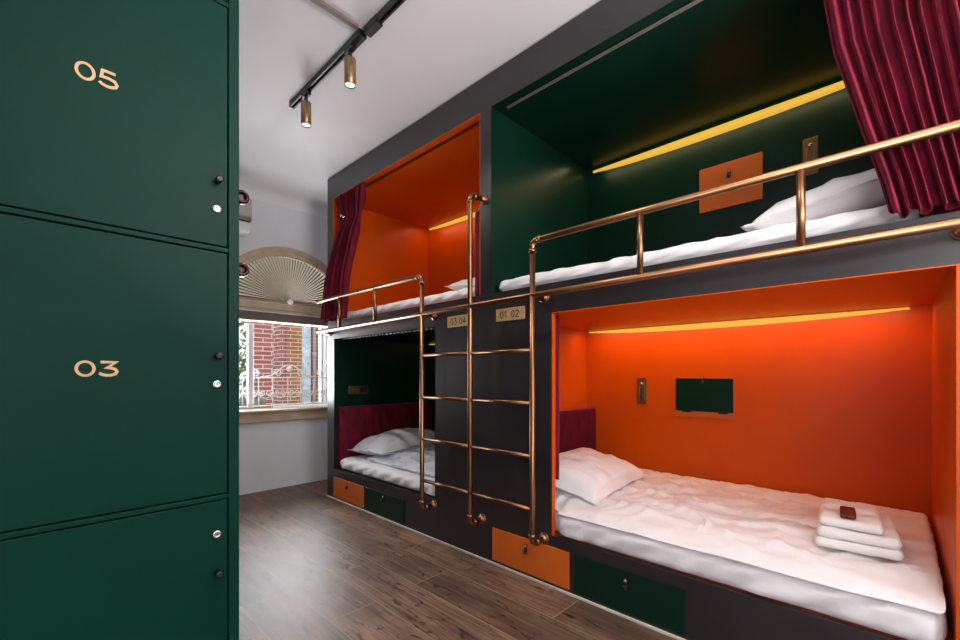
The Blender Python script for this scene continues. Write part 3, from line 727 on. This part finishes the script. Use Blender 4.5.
def duvet(label, x0, x1, y0, y1, z0, z1, seed, mat, amp=1.0, lump=None, edge=0.2, drop=0.03, push=None, droop=0.0):
    def dsp(p, n):
        k = max(0.0, n.z) * 0.8 + 0.25
        d = wr((p.x, p.y, 0), 2.2, seed) * 0.018 + wr((p.x, p.y, 0), 6.5, seed + 1) * 0.006
        d += ridge((p.x, p.y, 0), 6.5, 2.4, 1, seed) ** 3 * 0.022 + ridge((p.x + p.y * 0.6, p.y - p.x * 0.5, 0), 9, 3.5, 1, seed + 3) ** 3 * 0.018 + ridge((p.x - p.y * 0.4, p.y + p.x * 0.6, 0), 16, 6, 1, seed + 6) ** 3 * 0.007
        e_ = max(0.0, min(1.0, (p.x - x0) / edge)); e_ = e_ * e_ * (3 - 2 * e_); d *= (0.35 + 0.65 * e_) * (0.35 + 0.65 * min(1, max(0, (x1 - p.x) / 0.22))) * (0.5 + 0.5 * min(1, max(0, (p.y - y0) / 0.15)))
        out = n * (d * k * amp)
        if n.z < -0.3: out *= 0.15
        # the hem wanders
        out.x += (1 if n.x < -0.2 else 0) * (noise.noise(Vector((p.y * 1.3, seed, 1))) * 0.010)
        out.z += (max(0, -n.x)) * noise.noise(Vector((p.y * 3.1, seed, 5))) * 0.008
        if n.z > -0.3: out.z -= drop * (1 - e_) * max(0.0, n.z)
        ed = max(0.0, 1 - (p.x - x0) / 0.07)
        out.z -= droop * ed * ed
        if push:
            ya, yb, d_ = push; k_ = max(0, min(1, (p.y - ya) / 0.04)) * max(0, min(1, (yb - p.y) / 0.04))
            out.x -= d_ * k_ * max(0.0, min(1.0, (x0 + 0.25 - p.x) / 0.25))
        if lump: out.z += lump(p) * max(0.0, n.z)
        return out
    bm = soft_box(x0, x1, y0, y1, z0, z1, 0.022, 0.0165, dsp)
    return tag(obj('duvet', bm, M[mat], smooth=True), label, 'duvet')
duvet('rumpled white duvet lying on the lower bed in the orange niche', 2.150, 3.32, -0.125, 1.62, 0.446, 0.490, 11, 'duvet', push=(-0.16, 1.43, 0.051), droop=0.028)
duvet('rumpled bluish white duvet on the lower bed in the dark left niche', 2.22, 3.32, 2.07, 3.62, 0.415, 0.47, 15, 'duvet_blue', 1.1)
duvet('flat white duvet on the upper bed in the green niche', 2.30, 3.32, 0.35, 1.88, 1.866, 1.893, 21, 'duvet', 0.6)

def pillow(label, lx, ly, h, seed, mat, M4, sag=0.0):
    bm = pillow_bm(lx, ly, h, seed, sag=sag); bmesh.ops.transform(bm, matrix=M4, verts=bm.verts[:])
    return tag(obj('pillow', bm, M[mat]), label, 'pillow')
E3 = lambda rx, ry, rz: (Matrix.Rotation(rz, 4, 'Z') @ Matrix.Rotation(ry, 4, 'Y') @ Matrix.Rotation(rx, 4, 'X'))
pillow('plump white pillow leaning on the maroon headboard of the lower orange niche', 0.78, 0.60, 0.19, 5, 'pillow', Matrix.Translation((2.605, 1.515, 0.566)) @ E3(math.radians(9), 0, math.radians(1)), sag=0.022)
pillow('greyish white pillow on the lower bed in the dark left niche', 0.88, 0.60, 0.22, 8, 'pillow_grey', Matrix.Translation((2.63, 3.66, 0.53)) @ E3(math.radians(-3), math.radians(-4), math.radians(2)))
pillow('white pillow half hidden by the velvet curtain in the upper green niche', 0.86, 0.64, 0.20, 19, 'pillow', Matrix.Translation((2.62, 0.205, 1.944)) @ E3(math.radians(-12), math.radians(1), math.radians(3)))
pillow('small bit of white pillow behind the ladder top in the upper orange niche', 0.62, 0.42, 0.12, 10, 'pillow', Matrix.Translation((2.56, 2.355, 1.91)) @ E3(math.radians(6), 0, 0))

# folded towels and the little pouch
def folded(label, cx, cy, z0, lx, ly, h, layers, rz, seed, slope=0.0):
    """towel folded in layers: one mesh, rounded fold on the room side"""
    bm = B(); R = Matrix.Translation((cx, cy, z0)) @ Matrix.Rotation(rz, 4, 'Z') @ Matrix.Rotation(slope, 4, 'Y')
    lh = h / layers
    for k in range(layers):
        s = 1 - 0.03 * k
        def dsp(p, n, k=k): return n * (wr((p.x, p.y, p.z), 14, seed + k) * 0.0035) + Vector((0, 0, wr((p.x, p.y, 0), 5, seed) * 0.004))
        t_ = soft_box(-lx / 2 * s, lx / 2 * s, -ly / 2 * s, ly / 2 * s, k * lh + 0.0004, (k + 1) * lh - 0.0004, lh * 0.49, 0.02, dsp)
        bmesh.ops.transform(t_, matrix=R, verts=t_.verts[:]); merge(bm, t_)
    return tag(obj('towel', bm, M['towel'], smooth=True), label, 'towel')
TX, TY = 2.555, 0.125
folded('larger white folded towel lying on the duvet in the lower orange niche', TX, TY, 0.502, 0.44, 0.275, 0.082, 2, math.radians(4), 3)
folded('smaller white folded towel lying on top of the larger towel', TX + 0.005, TY + 0.022, 0.587, 0.40, 0.205, 0.036, 1, math.radians(4), 7)
bm = B()
t_ = soft_box(-0.082, 0.082, -0.026, 0.026, 0, 0.016, 0.0075, 0.006, lambda p, n: n * (0.0025 * noise.noise(p * 60)) + Vector((0, 0, 0.004 * (1 - (p.x / 0.075) ** 2))))
bmesh.ops.transform(t_, matrix=Matrix.Translation((TX - 0.095, TY + 0.022, 0.629)) @ Matrix.Rotation(math.radians(4), 4, 'Z'), verts=t_.verts[:]); merge(bm, t_)
tag(obj('amenity_pouch', bm, M['pouch'], smooth=True), 'small dark red packet lying on the folded white towels', 'packet')

# ------------------------------------------------------------------ pipe ladder with guard rails
ld = thing('bunk_ladder', 'bronze pipe ladder with guard rails along the upper bunks', 'ladder', (1.98, 1.99, 0.25))
PX, r = 1.98, 0.0165
zlow = lambda y: 1.661 + (4.13 - y) * 0.0098
def part(name, f):
    bm = B(); f(bm); return obj(name, bm, M['bronze'], ld)
def collar(bm, p, d, l=0.022, rr=0.021):
    p = Vector(p); d = Vector(d).normalized(); cyl(bm, p - d * l / 2, p + d * l / 2, rr)
def flange(y, z, rr=0.034):
    bm = B(); lathe(bm, [(rr, 0), (rr, 0.007), (rr * 0.9, 0.009), (0.022, 0.010), (0.021, 0.030), (0.0185, 0.032)], (2.0995, y, z), (-1, 0, 0), n=24)
    for k in range(3):
        a_ = k * 2.09 + 0.5; cyl(bm, (2.091, y + 0.027 * math.cos(a_), z + 0.027 * math.sin(a_)), (2.087, y + 0.027 * math.cos(a_), z + 0.027 * math.sin(a_)), 0.004, n=8)
    obj('flange', bm, M['bronze'], ld)
posts = [2.487, 1.99, 1.487]
# left post turns into the left rail, right post into the right rail, the middle one into the wall
def p_left(bm):
    tube(bm, fillet([(2.08, posts[0], 0.265), (PX, posts[0], 0.265), (PX, posts[0], 1.94)], 0.035), r)
    collar(bm, (PX, posts[0], 0.31), (0, 0, 1)); collar(bm, (2.02, posts[0], 0.265), (1, 0, 0))
part('post', p_left)
def p_mid(bm):
    tube(bm, fillet([(2.08, posts[1], 0.272), (PX, posts[1], 0.272), (PX, posts[1], 2.405), (2.08, posts[1] - 0.012, 2.405)], 0.035), r)
    for z in (0.318, 2.36): collar(bm, (PX, posts[1], z), (0, 0, 1))
    for z in (0.272, 2.405): collar(bm, (2.022, posts[1], z), (1, 0, 0))
part('post', p_mid)
def p_right(bm):
    tube(bm, fillet([(2.08, posts[2], 0.272), (PX, posts[2], 0.272), (PX, posts[2], 1.975)], 0.035), r)
    collar(bm, (PX, posts[2], 0.318), (0, 0, 1)); collar(bm, (2.022, posts[2], 0.272), (1, 0, 0))
part('post', p_right)
for y, z in ((posts[0], 0.265), (posts[1], 0.272), (posts[2], 0.272), (posts[1] - 0.012, 2.405), (posts[0], zlow(posts[0])), (posts[2], zlow(posts[2])), (4.115, zlow(4.115)), (-0.165, zlow(-0.165))): flange(y, z)
for y in (posts[0], posts[2], 4.115, -0.165): part('bracket', lambda bm: cyl(bm, (PX, y, zlow(y)), (2.075, y, zlow(y)), 0.0135))
for z in (1.375, 1.072, 0.770, 0.468):
    part('rung', lambda bm: cyl(bm, (PX, posts[0] - 0.012, z), (PX, posts[1] + 0.012, z), 0.0125))
    part('rung', lambda bm: cyl(bm, (PX, posts[1] - 0.012, z), (PX, posts[2] + 0.012, z), 0.0125))
def rail_l(bm):
    tube(bm, fillet([(PX, posts[0], 1.90), (PX, posts[0], 1.956), (PX, 4.13, 1.961)], 0.04), r * 1.02)
    collar(bm, (PX, posts[0], 1.905), (0, 0, 1)); collar(bm, (PX, posts[0] + 0.05, 1.956), (0, 1, 0)); collar(bm, (PX, 4.122, 1.961), (0, 1, 0), 0.02)
part('top_rail', rail_l)
def rail_r(bm):
    tube(bm, fillet([(PX, posts[2], 1.93), (PX, posts[2], 1.998), (PX, -0.19, 2.003)], 0.04), r * 1.02)
    collar(bm, (PX, posts[2], 1.94), (0, 0, 1)); collar(bm, (PX, posts[2] - 0.05, 1.998), (0, 1, 0))
part('top_rail', rail_r)
part('lower_rail', lambda bm: tube(bm, [(PX, 4.13, zlow(4.13)), (PX, 2, zlow(2)), (PX, -0.19, zlow(-0.19))], r * 1.02))
for y, zt in ((3.70, 1.96), (3.107, 1.958), (0.861, 2.0), (0.251, 2.002)):
    part('baluster', lambda bm: cyl(bm, (PX, y, zlow(y) + 0.004), (PX, y, zt - 0.004), 0.0145))

# mirrored bunk across the aisle, of which only rail ends show past the lockers
ob = thing('bunk_bed', 'dark bunk frame across the aisle hidden behind the green lockers', 'bunk bed', (-0.1, 3.1, 0))
bm = B()
for a_ in ((0.475, 0.505, 2.06, 4.10, 0.0, 0.30), (0.475, 0.505, 2.06, 4.10, 1.597, 1.77), (0.475, 0.505, 2.06, 4.10, 3.0, 3.2), (0.475, 0.505, 2.06, 2.14, 0.30, 1.597), (0.475, 0.505, 3.70, 4.10, 0.30, 1.597), (0.475, 0.505, 2.06, 2.14, 1.77, 3.0), (0.475, 0.505, 4.0, 4.10, 1.77, 3.0), (-0.79, 0.475, 2.06, 2.09, 0, 3.2), (-0.79, 0.475, 4.07, 4.10, 0, 3.2), (-0.79, -0.77, 2.09, 4.07, 0, 3.2)): box(bm, *a_)
obj('frame', bm, M['frame'], ob)
for zb in (0.27, 1.74):
    bm = B(); box(bm, -0.769, 0.474, 2.091, 4.069, zb, zb + 0.028); obj('bed_board', bm, M['frame'], ob)
gr = thing('guard_rail', 'two bronze pipe rail ends poking out from behind the green lockers', 'rail', (0.606, 2.8, 1.66))
for z in (1.97, 1.67):
    bm = B(); tube(bm, [(0.606, 1.955, z), (0.606, 3.6, z)], 0.0165); lathe(bm, [(0.010, 0.03), (0.013, 0.028), (0.015, 0.004), (0.018, 0), (0.026, 0.002), (0.029, 0.010), (0.029, 0.030), (0.019, 0.036)], (0.606, 1.935, z), (0, 1, 0), n=20); obj('pipe', bm, M['aged_bronze'], gr)
for y in (2.12, 3.58):
    bm = B(); cyl(bm, (0.606, y, 1.67), (0.535, y, 1.67), 0.0135); lathe(bm, [(0.034, 0), (0.034, 0.008), (0.021, 0.011), (0.02, 0.03)], (0.5055, y, 1.67), (1, 0, 0), n=20); obj('bracket', bm, M['bronze'], gr)
    bm = B(); cyl(bm, (0.606, y + 0.1, 1.672), (0.606, y + 0.1, 1.968), 0.0145); obj('baluster', bm, M['bronze'], gr)

# ------------------------------------------------------------------ curtains
def curtain(label, rows, xtop, xbot, folds, amp0, amp1, seed, mat='velvet', nS=260, thick=0.004, gather=None, name='curtain'):
    """rows: (z, y_start, y_end) from top to bottom"""
    NT = 70
    def at(t_):
        z = rows[0][0] + (rows[-1][0] - rows[0][0]) * t_
        for a_, b_ in zip(rows, rows[1:]):
            if a_[0] >= z >= b_[0] - 1e-9:
                f = (a_[0] - z) / (a_[0] - b_[0]); 
                return z, a_[1] + (b_[1] - a_[1]) * f, a_[2] + (b_[2] - a_[2]) * f
        return rows[-1]
    bm = B(); grid = []
    for i in range(NT + 1):
        t_ = i / NT; z, y0, y1 = at(t_); row = []
        amp = amp0 + (amp1 - amp0) * t_
        if gather: amp *= 1 - 0.55 * math.exp(-((t_ - gather) / 0.07) ** 2)
        xc = xtop + (xbot - xtop) * min(1, max(0, (t_ - 0.05) / 0.6))
        for j in range(nS + 1):
            s = j / nS
            ph = s * folds * 2 * PI + 1.8 * noise.noise(Vector((s * folds * 0.45, t_ * 0.28, seed))) + 0.9 * noise.noise(Vector((s * 5, t_ * 0.25, seed + 4)))
            k = 0.8 + 0.75 * noise.noise(Vector((s * folds * 0.7, t_ * 0.8, seed + 9)))
            w_ = math.sin(ph); w_ = math.copysign(abs(w_) ** 0.75, w_)
            x = xc + amp * w_ * k + 0.004 * noise.noise(Vector((s * 40, t_ * 18, seed)))
            y = y0 + (y1 - y0) * s + 0.35 * amp * math.cos(ph) * math.sin(PI * s)
            zz_ = z + (0.012 * math.sin(ph * 0.5 + 1) * t_ ** 3 if i == NT else 0)
            row.append(bm.verts.new((x, y, zz_)))
        grid.append(row)
    for i in range(NT):
        for j in range(nS):
            f = bm.faces.new((grid[i][j], grid[i][j + 1], grid[i + 1][j + 1], grid[i + 1][j])); f.smooth = True
    root = thing(name, label, 'curtain', (xbot, (rows[-1][1] + rows[-1][2]) / 2, rows[-1][0]))
    o = obj('drape', bm, M[mat], root, smooth=True)
    md = o.modifiers.new('thickness', 'SOLIDIFY'); md.thickness = thick
    return root, at
c1, at1 = curtain('gathered maroon velvet curtain at the window end of the upper orange niche',
        [(2.985, 4.048, 3.50), (2.86, 3.99, 3.50), (2.72, 3.925, 3.52), (2.50, 3.99, 3.57), (2.10, 4.09, 3.66), (1.775, 4.16, 3.70)], 2.125, 2.045, 9, 0.036, 0.030, 2, gather=0.22, nS=240)
bm = B(); cyl(bm, (2.115, 3.80, 2.735), (2.055, 3.80, 2.75), 0.006, n=10); lathe(bm, [(0.006, 0), (0.012, 0.004), (0.012, 0.009), (0.005, 0.012)], (2.055, 3.80, 2.75), (-1, 0, 0.2), n=12)
obj('tie_stud', bm, M['chrome'], c1)
c2, at2 = curtain('large maroon velvet curtain at the right end of the upper green niche',
        [(2.985, 0.235, -0.15), (2.654, 0.196, -0.17), (2.455, 0.169, -0.18), (2.133, 0.093, -0.21), (1.90, 0.035, -0.24), (1.785, 0.012, -0.26)], 2.17, 2.06, 10, 0.028, 0.030, 5, nS=420)
# stitched hem band round the foot of the big curtain
c3, at3 = curtain('narrow edge of maroon curtain just inside the left side of the lower orange niche',
        [(1.595, 1.80, 1.452), (1.2, 1.80, 1.452), (0.9, 1.79, 1.450), (0.62, 1.78, 1.448)], 2.19, 2.19, 9, 0.022, 0.026, 8, nS=160)

# ------------------------------------------------------------------ ceiling track lighting
tr = thing('lighting_track', 'black ceiling lighting track with two jointed lengths', 'track light', (1.335, 1.2, CZ))
TXc = 1.335
def track_len(y0, y1, dx=0.0):
    bm = B(); x = TXc + dx
    box(bm, x - 0.019, x + 0.019, y0, y1, CZ - 0.006, CZ - 0.0005); box(bm, x - 0.019, x - 0.008, y0, y1, CZ - 0.036, CZ - 0.006, bev=0.001); box(bm, x + 0.008, x + 0.019, y0, y1, CZ - 0.036, CZ - 0.006, bev=0.001)
    return obj('track_length', bm, M['black'], tr)
track_len(2.235, 3.19); track_len(-0.9, 2.205, 0.012)
bm = B(); box(bm, TXc - 0.024, TXc + 0.026, 2.22, 2.34, CZ - 0.042, CZ - 0.003, bev=0.003); obj('feed_connector', bm, M['black'], tr)
bm = B(); box(bm, TXc - 0.012, TXc + 0.036, 2.07, 2.195, CZ - 0.046, CZ - 0.003, bev=0.003); obj('feed_connector', bm, M['black'], tr)
for ye in (3.19,): 
    bm = B(); box(bm, TXc - 0.02, TXc + 0.02, ye, ye + 0.012, CZ - 0.037, CZ - 0.0005, bev=0.002); obj('end_cap', bm, M['black'], tr)
bm = B(); box(bm, -0.8, 1.30, 2.205, 2.235, CZ - 0.018, CZ - 0.0005, bev=0.003)
tag(obj('cable_conduit', bm, M['tan_dark']), 'thin brown cable conduit crossing the ceiling to the light track', 'conduit')
def spotlight(y, label, tilt=0.0, x=TXc):
    s = thing('spotlight', label, 'spotlight', (x, y, CZ - 0.04), group=None)
    bm = B(); box(bm, x - 0.017, x + 0.017, y - 0.045, y + 0.045, CZ - 0.058, CZ - 0.0365, bev=0.003); cyl(bm, (x, y, CZ - 0.058), (x, y, CZ - 0.085), 0.012); obj('adapter', bm, M['black'], s)
    bm = B(); cyl(bm, (x, y, CZ - 0.085), (x, y, CZ - 0.098), 0.006); obj('stem', bm, M['spot_gold'], s)
    zt = CZ - 0.098; R = 0.034
    bm = B(); lathe(bm, [(R - 0.004, 0), (R, -0.004), (R, -0.160), (R - 0.003, -0.162), (R - 0.003, -0.150), (0.004, -0.149)], (x, y, zt), (0, 0, 1), n=28)
    box(bm, x - R - 0.002, x - R + 0.002, y - 0.0025, y + 0.0025, zt - 0.158, zt - 0.004); box(bm, x - 0.0025, x + 0.0025, y - R - 0.0015, y - R + 0.002, zt - 0.158, zt - 0.004)
    obj('lamp_body', bm, M['spot_gold'], s)
    bm = B(); lathe(bm, [(0.004, -0.1495), (R - 0.0045, -0.1495), (R - 0.0045, -0.1545), (0.018, -0.1525), (0.004, -0.152)], (x, y, zt), (0, 0, 1), n=24); obj('lens', bm, M['lens'], s)
    ld_ = bpy.data.lights.new('spot_beam', 'SPOT'); ld_.energy = SPOT_W; ld_.color = (1.0, 0.93, 0.84); ld_.spot_size = math.radians(150); ld_.spot_blend = 1.0; ld_.shadow_soft_size = 0.028
    lo = bpy.data.objects.new('spot_beam', ld_); COL.objects.link(lo); lo.location = (x, y, zt - 0.168); lo.parent = None
    return s
SPOT_W = 29
spotlight(2.965, 'small gold cylinder spotlight nearest the far end of the ceiling track')
spotlight(2.365, 'small gold cylinder spotlight beside the joint in the ceiling track')
spotlight(0.9, 'gold cylinder spotlight on the track above the viewer', x=TXc + 0.012)
spotlight(-0.4, 'gold cylinder spotlight at the near end of the track', x=TXc + 0.012)

# ------------------------------------------------------------------ lights
def area(name, loc, direction, sx, sy, power, col):
    l = bpy.data.lights.new(name, 'AREA'); l.shape = 'RECTANGLE'; l.size = sx; l.size_y = sy; l.energy = power; l.color = col
    o = bpy.data.objects.new(name, l); COL.objects.link(o); o.location = loc
    o.rotation_euler = Vector(direction).to_track_quat('-Z', 'Y').to_euler()
    return o
# added unseen uplight behind the viewer, brightens the ceiling and bunks
area('rear_uplight_fill', (1.2, -2.2, 1.9), (0.55, 0.28, 1), 2.1, 0.7, 215, (1.0, 0.97, 0.97))
area('side_fill_light', (-0.97, -1.25, 1.6), (1, 0.18, 0.05), 1.4, 1.5, 38, (1.0, 0.97, 0.98))  # added fill lamp outside the left wall, lights the bunk fronts
# daylight through the arched window
area('arched_window_daylight', (2.0, 5.06, 1.33), (-0.25, -1, 0.6), 1.3, 0.9, 78, (0.92, 0.96, 1.0))
# light strips in the niches wash the wall and the bed below
for key, w, c in (('lower_right', 6.5, (1.0, 0.54, 0.30)), ('upper_left', 3.6, (1.0, 0.54, 0.30)), ('upper_right', 2.8, (1.0, 0.8, 0.4)), ('lower_left', 0.35, (1.0, 0.8, 0.4))):
    v = NICHE[key]; yc = (v[0] + v[1]) / 2
    o = area('strip_light_' + key, (XB - 0.17, yc, v[3] - 0.015), (0.55, 0, -0.83), 1.9, 0.05, w, c)
    o.rotation_euler = Matrix(((0, -0.985, -0.174), (1, 0, 0), (0, -0.174, 0.985))).to_euler()

W = bpy.data.worlds.new('sky'); SC.world = W; W.use_nodes = True
bg = W.node_tree.nodes['Background']; bg.inputs['Color'].default_value = (0.93, 0.96, 1.0, 1); bg.inputs['Strength'].default_value = 1.75

# ------------------------------------------------------------------ camera
cam = bpy.data.cameras.new('camera'); co = bpy.data.objects.new('camera', cam); COL.objects.link(co)
co.location = (0, 0, 1.234); co.rotation_euler = (math.radians(90), 0, -math.atan2(0.7214, 0.6925))
cam.sensor_fit = 'HORIZONTAL'; cam.sensor_width = 36; cam.lens = 432 / 960 * 36; cam.shift_y = 55 / 960; cam.clip_start = 0.02
SC.camera = co
SC.view_settings.view_transform = 'Standard'; SC.view_settings.look = 'None'; SC.view_settings.gamma = 1.0; SC.view_settings.use_curve_mapping = False
SC.view_settings.exposure = 0.0
SC.cycles.use_denoising = True
SC.cycles.max_bounces = 10; SC.cycles.diffuse_bounces = 5; SC.cycles.transparent_max_bounces = 12
SC.cycles.sample_clamp_indirect = 6
